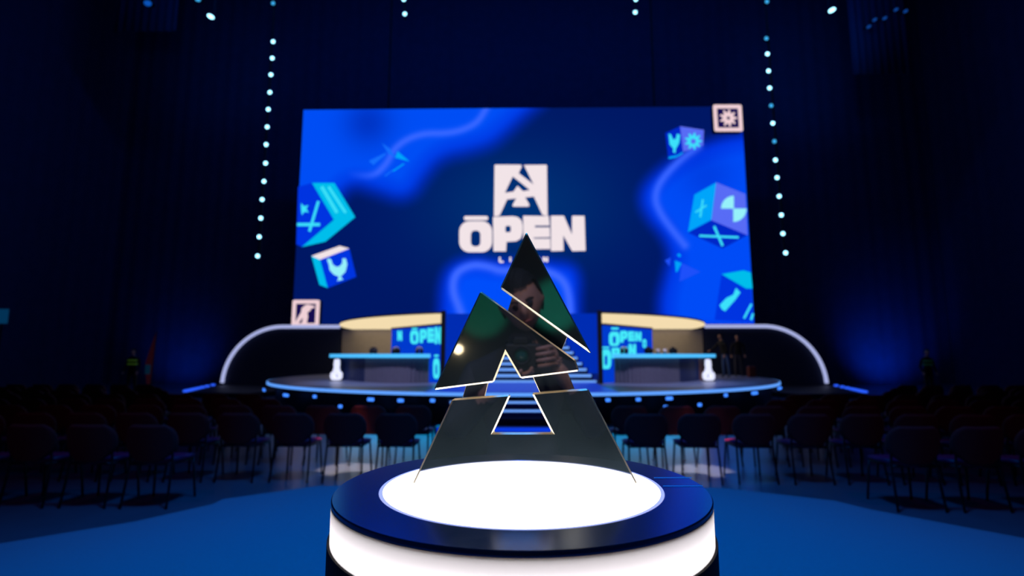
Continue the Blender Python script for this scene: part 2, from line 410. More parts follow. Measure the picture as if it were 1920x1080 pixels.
# logo and lettering (zoomed crop coordinates -> photo pixels)
Z7 = lambda P: [(860 + x * 0.20375, 290 + y * 0.2037) for x, y in P]
outer = [(330, 98), (336, 92), (575, 93), (580, 112), (552, 170), (690, 275), (600, 95), (806, 93), (812, 100), (818, 566), (770, 553), (692, 385), (612, 393), (648, 455), (650, 470), (640, 478), (505, 478), (495, 470), (500, 455), (530, 402), (445, 412), (378, 558), (345, 568), (325, 562)]
hole = [(498, 200), (655, 325), (592, 336), (541, 286), (505, 340), (425, 351)]
art('logo', [[Z7(outer), Z7(hole)]], PINK, 0.012)
LET = {
 'O': [rrect(5, 612, 308, 898, 95, 7), rrect(112, 698, 200, 845, 38, 5)],
 'MACRON': [rrect(48, 565, 270, 603, 16)],
 'P': [[(316, 573), (500, 566), (545, 575), (578, 605), (590, 660), (588, 720), (572, 770), (530, 797), (440, 803), (436, 890), (320, 890)], rrect(430, 655, 480, 714, 14)],
 'E': [[(592, 568), (598, 562), (830, 566), (836, 652), (702, 652), (702, 669), (838, 669), (841, 760), (692, 762), (692, 773), (842, 773), (844, 868), (600, 870)]],
 'N': [[(848, 570), (852, 562), (968, 562), (1043, 735), (1043, 568), (1050, 562), (1158, 564), (1168, 885), (1045, 888), (962, 742), (966, 885), (850, 888)]]}
art('lettering', [[Z7(lp) for lp in LET[k]] for k in ('O', 'MACRON', 'P', 'E', 'N')], PINK, 0.012)
def word(chars, x0, y0, y1, wd, gap, st_):
    G = {'L': [[(0, 0), (0, 1), (1, 1)]], 'I': [[(0.5, 0), (0.5, 1)]], 'S': [[(1, 0), (0, 0), (0, .5), (1, .5), (1, 1), (0, 1)]],
         'B': [[(0, 0), (1, 0), (1, 1), (0, 1), (0, 0)], [(0, .5), (1, .5)]], 'O': [[(0, 0), (1, 0), (1, 1), (0, 1), (0, 0)]], 'N': [[(0, 1), (0, 0), (1, 1), (1, 0)]]}
    out = []; x = x0
    for ch in chars:
        w_ = wd
        for ln in G[ch]:
            for (a, b_), (c, d) in zip(ln, ln[1:]):
                out.append([bar2(x + a * w_, y0 + b_ * (y1 - y0), x + c * w_, y0 + d * (y1 - y0), st_)])
        x += w_ + gap
    return out
art('city_lettering', word('LISBON', 937, 482, 491, 7, 9.4, 3.4), PINK, 0.012)
# floating cubes of the picture
def px1(P): return [(540 + x * .23146, 180 + y * .23148) for x, y in P]
def px2(P): return [(980 + x * .23146, 180 + y * .23148) for x, y in P]
def px3(P): return [(540 + x * .23146, 380 + y * .23148) for x, y in P]
def px4(P): return [(980 + x * .23146, 380 + y * .23148) for x, y in P]
def cube(faces, marks):
    for P, mm in faces: art('cube_face', [[P]], mm, 0.016)
    for P, mm in marks: art('cube_mark', P, mm, 0.024)
STAR = [(85 + 0, 0)]
star = lambda cx, cy, r: [(cx + r * (1 if k % 2 == 0 else .45) * math.sin(k * PI / 5 + 3.4), cy - r * (1 if k % 2 == 0 else .45) * math.cos(k * PI / 5 + 3.4)) for k in range(10)]
cube([([(559, 350), (585, 343), (626, 411), (566, 463), (555.5, 458)], BL), ([(585, 343), (627, 343), (666, 407), (626, 412)], CY2),
      ([(626, 412), (666, 407), (610, 453), (566, 463)], CY2)],
     [([[[(x, y) for x, y in star(569, 392, 12) if x > 557.5]]], CY), ([[bar2(597, 377, 580, 434, 5)], [bar2(557, 421, 600, 421, 6)]], CY),
      ([[bar2(603, 350, 632, 399, 6)], [bar2(616, 350, 648, 399, 5)]], CY)])
chick = [(315, 462), (330, 450), (350, 462), (362, 500), (392, 520), (418, 515), (440, 490), (440, 452), (468, 452), (480, 500), (465, 560), (425, 600), (448, 622), (398, 636), (412, 600), (370, 582), (337, 545), (330, 500)]
cube([([(584, 480), (637, 461), (655, 466), (600, 487)], PINK), ([(584, 480), (600, 487), (614.5, 540), (599, 534)], CY2), ([(600, 487), (655, 466), (668, 519), (614.5, 540)], BL)],
     [([[px3(chick)]], PALE)])
cube([(px2([(1155, 300), (1275, 245), (1300, 450), (1180, 510)]), BD), (px2([(1275, 245), (1468, 275), (1462, 400), (1395, 425), (1300, 450)]), PE)],
     [([[px2([(1182, 305), (1200, 310), (1218, 350), (1240, 350), (1250, 305), (1275, 315), (1268, 380), (1240, 430), (1238, 462), (1218, 455), (1220, 425), (1190, 390)])]], CY),
      ([[gear(1300, 264.5, 16, 9), circ(1300, 265, 5, 12)]], CY), ([[px2([(1180, 510), (1185, 492), (1250, 480), (1302, 450), (1290, 470), (1240, 498)])]], CY3)])
cube([([(1302, 365), (1343, 342), (1334, 412), (1290, 435)], CY3), ([(1343, 342), (1397.5, 364), (1401.5, 441), (1334, 413)], PE), ([(1334, 413), (1401.5, 441), (1355, 466), (1290, 436)], BD)],
     [([[[(1376, 391)] + circ(1376, 391, 24, 9, PI, 1.5 * PI)], [[(1375, 391)] + circ(1375, 391, 25, 9, 0, PI / 2)]], PALE),
      ([[bar2(1311, 442, 1385, 445, 4)], [bar2(1339, 424, 1355, 461, 4.5)]], CY), ([[bar2(1318, 374, 1313, 407, 3.5)], [bar2(1304, 398, 1325, 385, 3)]], CY)])
cube([([(1353, 514), (1394, 507), (1408, 511), (1411, 541), (1399, 541)], CY2), ([(1353, 514), (1399, 541), (1408.5, 541), (1412, 604), (1340, 600)], BL)],
     [([[px4([(1728, 690), (1765, 728), (1720, 790), (1640, 880), (1612, 862), (1595, 830), (1650, 772), (1706, 745)])]], CY), ([[bar2(1395, 597, 1409, 570, 4)], [bar2(1408, 600, 1412, 588, 4)]], CY)])
art('wisp', [[px1([(888, 448), (985, 530), (868, 500)])], [px1([(845, 606), (935, 545), (945, 550), (855, 612)])]], CY3, 0.016)
art('wisp', [[px1([(760, 380), (830, 430), (870, 500), (815, 470)])], [px1([(780, 645), (850, 595), (855, 602), (790, 652)])], [px1([(655, 525), (790, 460), (790, 475), (690, 560)])]], glow('screen_faint_cyan', (20, 110, 255)), 0.014)
art('wisp', [[px4([(1233, 468), (1288, 490), (1252, 562), (1240, 560)])], [px4([(1250, 425), (1265, 408), (1285, 430), (1270, 442)])]], CY3, 0.016)
art('wisp', [[px4([(1152, 468), (1200, 445), (1190, 515)])], [px4([(1290, 490), (1440, 560), (1270, 640)])]], glow('screen_faint_blue', (30, 80, 250)), 0.014)

# square lit signs at two corners of the screen
M_signdark = glow('sign_navy', (22, 12, 78)); M_signpink = glow('sign_pink_white', (240, 208, 214))
def sign(x0, y0, x1, y1, skew, marks, label):
    f = lambda x, y: at(x + skew * (y - y0) / (y1 - y0), y, YS - 0.35)
    c = f((x0 + x1) / 2, y1)
    t = thing('square_icon_sign', label, 'sign', (0, 0, 0))
    bm = NB(); plate(bm, [rrect(x0, y0, x1, y1, 3.5)], f, (0, 0.345, 0)); obj('box', bm, M_black, t)
    g = lambda x, y: f(x, y) + Vector((0, -0.02, 0))
    bm = NB(); plate(bm, [rrect(x0, y0, x1, y1, 3.5), rrect(x0 + 7, y0 + 7, x1 - 7, y1 - 7, 0.8)], g, (0, 0.02, 0)); obj('lit_frame', bm, M_signpink, t)
    bm = NB(); plate(bm, [rrect(x0 + 7, y0 + 7, x1 - 7, y1 - 7, 0.8)], lambda x, y: f(x, y) + Vector((0, -0.005, 0)), (0, 0.004, 0)); obj('field', bm, M_signdark, t)
    bm = NB()
    for lp in marks: plate(bm, lp, lambda x, y: f(x, y) + Vector((0, -0.02, 0)), (0, 0.015, 0))
    obj('symbol', bm, M_signpink, t)
sign(1336.5, 196.5, 1390, 246.5, 3, [[gear(1364, 221.5, 16, 9), circ(1364, 221.5, 3.2, 12)]], 'square lit sign with a cog symbol at the top right corner of the screen')
K = lambda P: [(400 + x * .2407, 560 + y * .2407) for x, y in P]
man = [(640, 200), (665, 150), (690, 105), (692, 75), (715, 55), (735, 45), (760, 50), (790, 58), (792, 70), (765, 78), (758, 95), (738, 108), (745, 140), (740, 165), (738, 205), (695, 205), (705, 165), (705, 148), (690, 165), (668, 200), (652, 210)]
sign(549, 562.5, 600, 613, -2.5, [[K(man)]], 'square lit sign with a crouching figure symbol at the bottom left of the screen')

# lower blue backdrop between the desks, above and beside the stairs
a = sc(-3.5, 23.35, 0.802); b_ = sc(3.5, 23.35, 3.43)
o = obj('blue_backdrop', box(NB(), (0, a.y, (a.z + b_.z) / 2), (b_.x - a.x, 0.08, b_.z - a.z)), glow('backdrop_blue', (0, 44, 178), 1.0))
tag(o, 'plain glowing blue backdrop between the two desks behind the stairs', 'backdrop')

# ------------------------------------------------------------------ hanging strips of lamps
M_lamp = glow('cold_lamp', (150, 225, 255), 4.0)
M_lamp2 = glow('cold_lamp_dim', (60, 170, 235), 1.2)
def strip(pxs, Y, label, dim=()):
    P = [at(x, y, Y) for x, y in pxs]
    t = thing('hanging_lamp_strip', label, 'light strip', (P[-1].x, Y, 0), 0, 'hanging lamp strips')
    X0 = P[-1].x
    top, bot = P[0] + Vector((0, 0.14, 0)), P[-1] + Vector((0, 0.14, -0.2))
    d = (top - bot).normalized()
    obj('bar', cyl(NB(), bot - Vector((X0, Y, 0)), top + d * ((HT - top.z) / d.z) - Vector((X0, Y, 0)), 0.05, n=8), M_black, t)
    for i, p in enumerate(P):
        bm = NB(); bmesh.ops.create_uvsphere(bm, u_segments=16, v_segments=8, radius=0.085)
        bmesh.ops.scale(bm, vec=(1, 0.6, 1), verts=bm.verts[:])
        bmesh.ops.translate(bm, vec=p - Vector((X0, Y, 0)), verts=bm.verts[:])
        l = obj('lamp', bm, M_lamp2 if i in dim else M_lamp, t, True)
        bm = NB(); cyl(bm, p + Vector((0, 0.02, 0)) - Vector((X0, Y, 0)), p + Vector((0, 0.12, 0)) - Vector((X0, Y, 0)), 0.095, n=16)
        obj('housing', bm, M_black, l)
YL = 21 * S
strip([(512, 6), (512, 78), (510.5, 109), (508, 140), (506, 173), (503, 205), (501, 238), (499, 271), (498, 306), (495, 340), (491.5, 374), (489, 409), (486, 444), (483, 480)], YL,
      'long vertical strip of bright lamps hanging left of the screen', (0,))
strip([(1438, 3), (1437, 72), (1439, 101), (1441, 133), (1443, 165), (1446, 198), (1449, 231), (1452, 265), (1454, 300), (1457, 333), (1461, 368), (1465, 403), (1468, 438), (1473, 474)], YL,
      'long vertical strip of bright lamps hanging right of the screen', (0, 1, 5, 7))
strip([(757, -1), (759, 26)], YL, 'short strip of two lamps at the top edge, left of the middle')
strip([(1192, -1), (1191, 23)], YL, 'short strip of two lamps at the top edge, right of the middle')
M_faint = glow('far_lamp_faint', (14, 62, 140), 1.0)
M_fix = mat('fixture_black', (14, 16, 22), 0.4)
def fixture(px, py, Y, L, ang, m_, label, rr=0.09):
    p = at(px, py, Y)
    t = thing('stage_light', label, 'stage light', p, 0, 'stage lights under the ceiling')
    bm = NB(); bmesh.ops.create_uvsphere(bm, u_segments=16, v_segments=10, radius=1)
    bmesh.ops.transform(bm, matrix=Matrix.Rotation(ang, 4, 'Y') @ Matrix.Diagonal((L, 0.06, rr, 1)), verts=bm.verts[:])
    obj('lens', bm, m_, t, True)
    bm = NB(); cyl(bm, (0, 0.03, 0), (0, 0.34, 0.12), rr * 1.25, rr * 0.8, 14)
    obj('housing', bm, M_fix, t)
    obj('hanging_rod', cyl(NB(), (0, 0.25, 0.1), (0, 0.25, HT - p.z), 0.02, n=6), M_fix, t)
fixture(395, 31, YL, 0.19, 0.55, M_lamp, 'bright oval stage light under the ceiling, left of the long left lamp strip')
fixture(371, -1, YL, 0.14, 0.4, M_lamp2, 'stage light half cut off by the top edge, left of the bright oval one')
fixture(1560, 19, YL, 0.19, -0.55, M_lamp, 'bright oval stage light under the ceiling, right of the long right lamp strip')
fixture(277, 6, YL, 0.2, 0.4, glow('far_lamp_blue', (10, 80, 180), 1.0), 'dull blue stage light in the top left, leftmost of the lights', 0.14)
for (x, y, s_) in ((1680, 18, 'upper one beside the drape edge'), (1698, 21, 'rightmost, at the drape edge'), (1659, 34, 'lower right of the faint row'),
                   (1640, 37, 'middle of the faint row'), (1629, 50, 'lowest of the faint row')):
    fixture(x, y, YL, 0.12, -0.6, M_faint, 'faint blue stage light in the top right, ' + s_, 0.06)
# drapes hung high on both sides
for nm, x0, x1, yb, lb in (('l', 212, 330, 60, 'left'), ('r', 1600, 1707, 140, 'right')):
    A, B = at(x0, yb, 24.5), at(x1, yb, 24.5)
    bm = NB(); folded(bm, (A.x, 24.5, 0), (B.x, 24.5, 0), A.z, HT, 40, 0.06)
    o = obj('drape', bm, mat('blue_grey_drape', (40, 60, 105), 0.9), None, True)
    sm = o.modifiers.new('thickness', 'SOLIDIFY'); sm.thickness = 0.03
    tag(o, f'dim blue drape hanging from the ceiling at the top {lb}', 'drape')

# ------------------------------------------------------------------ desk booths (left built, right mirrored)
M_cream = glow('canopy_cream', (250, 226, 180), 0.95)
M_warmwall = mat('booth_back_wall', (180, 170, 168), 0.7, scale=5)
M_desktop = glow('desk_edge_cyan', (75, 185, 252), 1.15)
M_ledblue = glow('side_led_blue', (0, 58, 205), 1.0)
M_slat = mat('desk_slat_grey', (120, 115, 130), 0.5, scale=12)
M_slat2 = mat('desk_slat_blue', (26, 44, 92), 0.5, scale=12)
M_shell = mat('arch_panel_navy', (30, 42, 78), 0.7)
M_white = glow('arch_tube_white', (168, 176, 225), 1.0)
M_emb = mat('emblem_white', (235, 235, 245), 0.4, emit=(225, 228, 245), strength=0.9, vary=0)
for sg, side in ((-1, 'left'), (1, 'right')):
    def q(x, y, z): return sc(sg * x, y, z)
    # round canopy, cut by the portal post and the back wall
    cn = thing('canopy', f'cream glowing round canopy over the {side} desk', 'canopy', (0, 0, 0))
    P = []; Yc, RX, RY, ZC = 23.3, 7.5, 8.75, 2.73
    a0 = math.asin(2.24 / RX)
    for k in range(41):
        a = a0 + (PI / 2 - a0) * k / 40; P.append((RX * math.sin(a), Yc - RY * math.cos(a)))
    P += [(3.52, 23.3)]
    bm = NB(); plate(bm, [P], lambda X, Y: q(X, Y, ZC), (0, 0, 0.04)); obj('light_panel', bm, M_cream, cn)
    bm = NB(); plate(bm, [P], lambda X, Y: q(X, Y, ZC + 0.05), (0, 0, 0.05)); obj('roof', bm, M_black, cn)
    # post and the black wall running back from it beside the stairs
    a = q(2.2, 14.83, 0.802); b_ = q(2.2, 14.83, 2.84)
    pp = thing('portal_wall', f'tall thin black wall end at the {"right" if sg < 0 else "left"} end of the {side} desk, beside the stairs', 'wall panel', (0, 0, 0))
    obj('post', box(NB(), (a.x, a.y, (a.z + b_.z) / 2), (0.13, 0.13, b_.z - a.z)), M_black, pp)
    A, B = q(2.2, 14.9, 0.802), q(3.43, 23.25, 0.802)
    bm = NB(); box(bm, (0, 0, 0), ((B - A).length, 0.05, q(0, 0, ZC - 0.01).z - A.z))
    bmesh.ops.transform(bm, matrix=Matrix.Translation(((A.x + B.x) / 2, (A.y + B.y) / 2, (A.z + q(0, 0, ZC - 0.01).z) / 2)) @ Matrix.Rotation(math.atan2(B.y - A.y, B.x - A.x), 4, 'Z'), verts=bm.verts[:])
    obj('wall', bm, M_black, pp)
    # slanted led wall
    A, B = q(2.37, 15.2, 0.802), q(4.35, 17.6, 0.802)
    lw = thing('side_led_wall', f'slanted blue display with cyan OPEN lettering behind the {side} desk', 'screen', (0, 0, 0))
    n = Vector((-(B.y - A.y), B.x - A.x, 0)).normalized()
    if n.y > 0: n = -n
    zl, zh = q(0, 0, 2.44).z, q(0, 0, 2.50).z
    def slab(name, z0, z1, m_, o1, o2):
        bm = NB(); vs = [(A, z0), (B, z0), (B, z1), (A, z1)]
        f1 = [bm.verts.new(Vector((p.x, p.y, z)) + n * o1) for p, z in vs]; f2 = [bm.verts.new(Vector((p.x, p.y, z)) - n * o2) for p, z in vs]
        bm.faces.new(f1); bm.faces.new(f2[::-1])
        for i in range(4): bm.faces.new((f1[i], f1[(i + 1) % 4], f2[(i + 1) % 4], f2[i]))
        obj(name, bm, m_, lw)
    slab('display_panel', A.z, zl, M_ledblue, 0, 0.10)
    slab('header', zl, zh, mat('header_brown', (30, 22, 30), 0.7), 0.03, 0.12)
    def fl(x, y): return on_plane(x, y, A + n * 0.015, n)
    def letter(ch, x0, y0, x1, y1):
        lp = LET[ch]; xs = [p[0] for p in lp[0]]; ys = [p[1] for p in lp[0]]
        X0, X1, Y0, Y1 = min(xs), max(xs), min(ys), max(ys)
        return [[(x0 + (p[0] - X0) / (X1 - X0) * (x1 - x0), y0 + (p[1] - Y0) / (Y1 - Y0) * (y1 - y0)) for p in l] for l in lp]
    if sg < 0:
        lets = [letter('O', 769, 619, 785, 645), letter('MACRON', 772, 614.5, 783, 617.5), letter('P', 787, 617, 800, 643), letter('E', 801, 615, 814, 642), letter('N', 815, 613, 828, 645), letter('N', 745, 620, 754, 639)]
        lets2 = [letter('O', 812, 672, 824, 710), letter('MACRON', 814, 665, 822, 669)]
    else:
        lets = [letter('O', 1142, 622, 1162, 649), letter('MACRON', 1146, 614, 1160, 618), letter('P', 1163, 620, 1177, 642), letter('E', 1178, 621, 1190, 640), letter('N', 1191, 622, 1203, 640),
                letter('P', 1147, 652, 1163, 672), letter('E', 1164, 650, 1178, 670), letter('N', 1179, 645, 1193, 668), letter('O', 1205, 636, 1212, 652)]
        lets2 = [letter('O', 1127, 655, 1146, 692), letter('MACRON', 1128, 650, 1143, 653)]
    bm = NB()
    for l in lets + lets2: plate(bm, l, fl, -n * 0.006)
    obj('lettering', bm, glow('side_led_cyan', (70, 235, 250), 1.0), lw)
    # back wall of the booth
    a, b_ = q(3.6, 23.45, 0.802), q(8.0, 23.45, 2.72)
    o = obj('booth_wall', box(NB(), ((a.x + b_.x) / 2, a.y, (a.z + b_.z) / 2), (abs(b_.x - a.x), 0.1, b_.z - a.z)), M_warmwall)
    tag(o, f'warm lit beige wall behind the {side} desk', 'wall panel')
    # arch shell with white tube
    Yp = 23.2
    zt_ = 2.85; zb_ = 0.302
    arc = [(13.15 - 2.55 + 2.55 * math.cos(PI / 2 * k / 28), zb_ + (zt_ - zb_) * math.sin(PI / 2 * k / 28)) for k in range(29)]
    ar = thing('arch_panel', f'dark rounded panel outlined by a white light tube beside the {side} desk', 'panel', (0, 0, 0))
    poly = arc + [(8.05, zt_), (8.05, zb_)]
    bm = NB(); plate(bm, [poly], lambda X, Z: q(X, Yp + 0.05, Z), (0, 0.12, 0)); obj('panel', bm, M_shell, ar)
    bm = NB(); tube(bm, [q(X, Yp, Z) for X, Z in [(X_, max(Z_, zb_ + .09)) for X_, Z_ in arc] + [(8.05, zt_)]], 0.085, 10); obj('light_tube', bm, M_white, ar, True)
    # desk
    dk = thing('desk', f'long curved desk with a cyan lit top on the {side} of the stage', 'desk', (0, 0, 0))
    path = smooth_poly([(2.6, 15.1), (3.2, 14.72), (4.1, 15.05), (5.1, 16.05), (5.8, 16.95), (6.62, 18.2)], False, 2)
    zd = 1.615
    inner = [(p[0] + 0.30, p[1] + 0.50) for p in path]
    poly = path + inner[::-1]
    bm = NB(); plate(bm, [poly], lambda X, Y: q(X, Y, zd), (0, 0, -0.05)); obj('desktop', bm, mat('desktop_dark', (30, 40, 60), 0.3), dk)
    bm = NB()
    f1 = []
    for (X, Y) in path:
        f1.append((bm.verts.new(q(X, Y - 0.03, zd - 0.10)), bm.verts.new(q(X, Y - 0.03, zd + 0.01)), bm.verts.new(q(X, Y + 0.03, zd + 0.01)), bm.verts.new(q(X, Y + 0.03, zd - 0.10))))
    for A_, B_ in zip(f1, f1[1:]):
        for i in range(4): bm.faces.new((A_[i], A_[(i + 1) % 4], B_[(i + 1) % 4], B_[i]))
    bm.faces.new(f1[0]); bm.faces.new(f1[-1][::-1])
    obj('edge_light', bm, M_desktop, dk)
    # front panels, slatted
    seg = [(0, 4), (4, 7), (7, 11), (11, 13), (13, len(path) - 1)]
    cum = [0]
    for p0, p1 in zip(path, path[1:]): cum.append(cum[-1] + math.hypot(p1[0] - p0[0], p1[1] - p0[1]))
    def along(t):
        t = max(0, min(cum[-1], t))
        for i in range(len(cum) - 1):
            if t <= cum[i + 1] + 1e-9:
                u = (t - cum[i]) / (cum[i + 1] - cum[i]); p0, p1 = path[i], path[i + 1]
                return Vector((p0[0] + (p1[0] - p0[0]) * u, p0[1] + (p1[1] - p0[1]) * u))
    T = cum[-1]
    bounds = [0, .25 * T, .44 * T, .70 * T, .80 * T, T * 0.93]
    mm = [M_slat, M_slat, M_slat2, mat('desk_slat_warm_lit', (150, 105, 100), 0.5) if sg > 0 else M_slat2, M_slat2]  # brown panel on the right has warm light put into its colour
    for i in range(5):
        bm = NB(); t0, t1 = bounds[i], bounds[i + 1]; ns = max(3, int((t1 - t0) / 0.12)); prev = None
        for k in range(ns * 2 + 1):
            t_ = t0 + (t1 - t0) * k / (ns * 2); p = along(t_); q2 = along(t_ + 0.01) - along(t_ - 0.01); q2.normalize(); nn = Vector((q2.y, -q2.x))
            p = p - nn * (0.10 if k % 2 else 0.115)
            cur = (bm.verts.new(q(p.x, p.y, 0.803)), bm.verts.new(q(p.x, p.y, zd - 0.05)))
            if prev: bm.faces.new((prev[0], cur[0], cur[1], prev[1]))
            prev = cur
        o = obj('front_panel', bm, mm[i], dk, recalc=False)
        sm = o.modifiers.new('thickness', 'SOLIDIFY'); sm.thickness = 0.05; sm.offset = 0
    # emblem: small peak over a round letter
    cc = q(5.75, 16.4, 0.8)
    em = thing('emblem_stand', f'white emblem with narrow peak over fat round letter at the {side} desk outer end', 'emblem', (cc.x, cc.y, ZS + 0.003))
    em.scale = (0.80, 0.80, 0.80)
    H = 0.90
    bm = NB(); plate(bm, [rrect(-0.24, 0.02, 0.24, 0.40, 0.15, 6), rrect(-0.05, 0.14, 0.05, 0.26, 0.03)], lambda x, z: Vector((x, 0, z)), (0, 0.14, 0)); obj('round_letter', bm, M_emb, em)
    bm = NB(); plate(bm, [[(-0.14, 0.41), (0.14, 0.41), (0.09, 0.60), (0.12, 0.62), (0.10, 0.86), (0.05, 0.90), (-0.05, 0.90), (-0.10, 0.86), (-0.12, 0.62), (-0.09, 0.60)]], lambda x, z: Vector((x, 0, z)), (0, 0.14, 0)); obj('peak', bm, M_emb, em)
    obj('foot', box(NB(), (0, 0.07, 0.012), (0.5, 0.3, 0.024)), M_black, em)
    # things on the desk
    items = ([(700, 'round dark headset near the middle of the left desk', 0), (742, 'dark headset with a pale rim on the left desk', 1), (786, 'dark headset with a pale rim at the inner end of the left desk', 1)] if sg < 0 else
             [(1170, 'dark headset at the inner end of the right desk', 1), (1217, 'low dark headset left of the cups on the right desk', 0), (1262, 'low dark headset right of the cups on the right desk', 0)])
    zt0 = q(0, 0, zd).z + 0.012
    def on_desk(px):
        best = None
        for k in range(200):
            p = along(T * k / 199); P3 = q(p.x + 0.12, p.y + 0.22, zd + 0.002)
            xx = pix(P3.x, P3.y, P3.z)[0]
            if best is None or abs(xx - px) < best[0]: best = (abs(xx - px), P3)
        return best[1]
    for px_, lb, kd in items:
        P3 = on_desk(px_)
        hs = thing('headset', lb, 'headset', (P3.x, P3.y, zt0), 0.3 * (px_ % 5), 'headsets on the desks')
        bm = NB(); tube(bm, [(0.10 * math.cos(a), 0, 0.09 + 0.11 * math.sin(a)) for a in [PI * k / 12 for k in range(13)]], 0.026, 8)
        obj('headband', bm, mat('headset_pale', (190, 175, 165), 0.5) if kd else M_black, hs, True)
        for s2 in (-1, 1): obj('ear_cup', cyl(NB(), (s2 * 0.02, 0, 0.09), (s2 * 0.11, 0, 0.09), 0.085, n=18), M_black, hs)
    if sg > 0:
        for px_, lb in ((1234, 'left'), (1247, 'right')):
            P3 = on_desk(px_)
            cpn = obj('paper_cup', lathe(NB(), [(0, 0), (0.04, 0), (0.052, 0.15), (0.046, 0.15), (0.034, 0.01), (0, 0.01)], 20), mat('cup_pale', (235, 215, 205), 0.6), None, True)
            cpn.location = (P3.x, P3.y, zt0); tag(cpn, f'pale paper cup on the right desk, {lb} one of the two', 'cup', 'paper cups on the right desk')

# ------------------------------------------------------------------ people
def bake(o):
    dg = bpy.context.evaluated_depsgraph_get(); me = bpy.data.meshes.new_from_object(o.evaluated_get(dg)); return me
def skin_mesh(name, verts, edges, radii, root, mats, face_mat, parent=None, sub=2):
    me = bpy.data.meshes.new(name); me.from_pydata([tuple(v) for v in verts], edges, []); me.update()
    o = bpy.data.objects.new(name, me); C.objects.link(o)
    sk = o.modifiers.new('skin', 'SKIN'); sk.use_smooth_shade = True
    lay = me.skin_vertices[0] if me.skin_vertices else None
    if lay is None:
        me.skin_vertices  # created by the modifier
    bpy.context.view_layer.update()
    for i, r in enumerate(radii):
        rr = r if isinstance(r, tuple) else (r, r)
        me.skin_vertices[0].data[i].radius = rr
        me.skin_vertices[0].data[i].use_root = (i == root)
    ss = o.modifiers.new('sub', 'SUBSURF'); ss.levels = sub; ss.render_levels = sub
    m2 = bake(o); o.modifiers.clear(); o.data = m2
    m2.materials.clear()
    for mm_ in mats: m2.materials.append(mm_)
    for p in m2.polygons:
        p.use_smooth = True; p.material_index = face_mat(p.center)
    if parent: o.parent = parent
    return o
def head_mesh(hair=False):
    bm = NB(); bmesh.ops.create_uvsphere(bm, u_segments=48, v_segments=36, radius=1)
    def g(d, c, w_): c = Vector(c).normalized(); return math.exp(-((d - c).length / w_) ** 2)
    kill = []
    for v in bm.verts:
        d = v.co.normalized(); x, y, z = d
        r = 1.0
        P = Vector((x * 0.077, y * 0.098, z * 0.122))
        if z < 0: P.x *= 1 - 0.30 * z * z; P.y *= 1 - 0.12 * z * z
        add = 0.026 * g(d, (0, 1, -0.12), 0.16) + 0.012 * g(d, (0, 1, 0.05), 0.14) + 0.007 * (g(d, (0.1, 1, -0.42), 0.14) + g(d, (-0.1, 1, -0.42), 0.14)) + 0.012 * g(d, (0, 0.9, -0.8), 0.25)
        add += 0.005 * (g(d, (0.3, 1, 0.22), 0.2) + g(d, (-0.3, 1, 0.22), 0.2)) - 0.010 * (g(d, (0.36, 1, 0.05), 0.15) + g(d, (-0.36, 1, 0.05), 0.15))
        add += 0.018 * (g(d, (1, -0.05, -0.02), 0.20) + g(d, (-1, -0.05, -0.02), 0.20)) - 0.004 * g(d, (0, 1, -0.30), 0.10)
        if hair:
            add = 0.013 + 0.006 * math.sin(x * 23 + z * 9) * math.sin(y * 17)
            if not (z > 0.52 + 0.12 * x or y < 0.12 + 0.25 * max(z, 0) and z > -0.45): kill.append(v)
        v.co = P + d * add
    if kill: bmesh.ops.delete(bm, geom=kill, context='VERTS')
    return bm
SKIN = mat('skin', (200, 150, 128), 0.5, scale=60, vary=0.08); HAIR = mat('dark_hair', (10, 8, 7), 0.8)
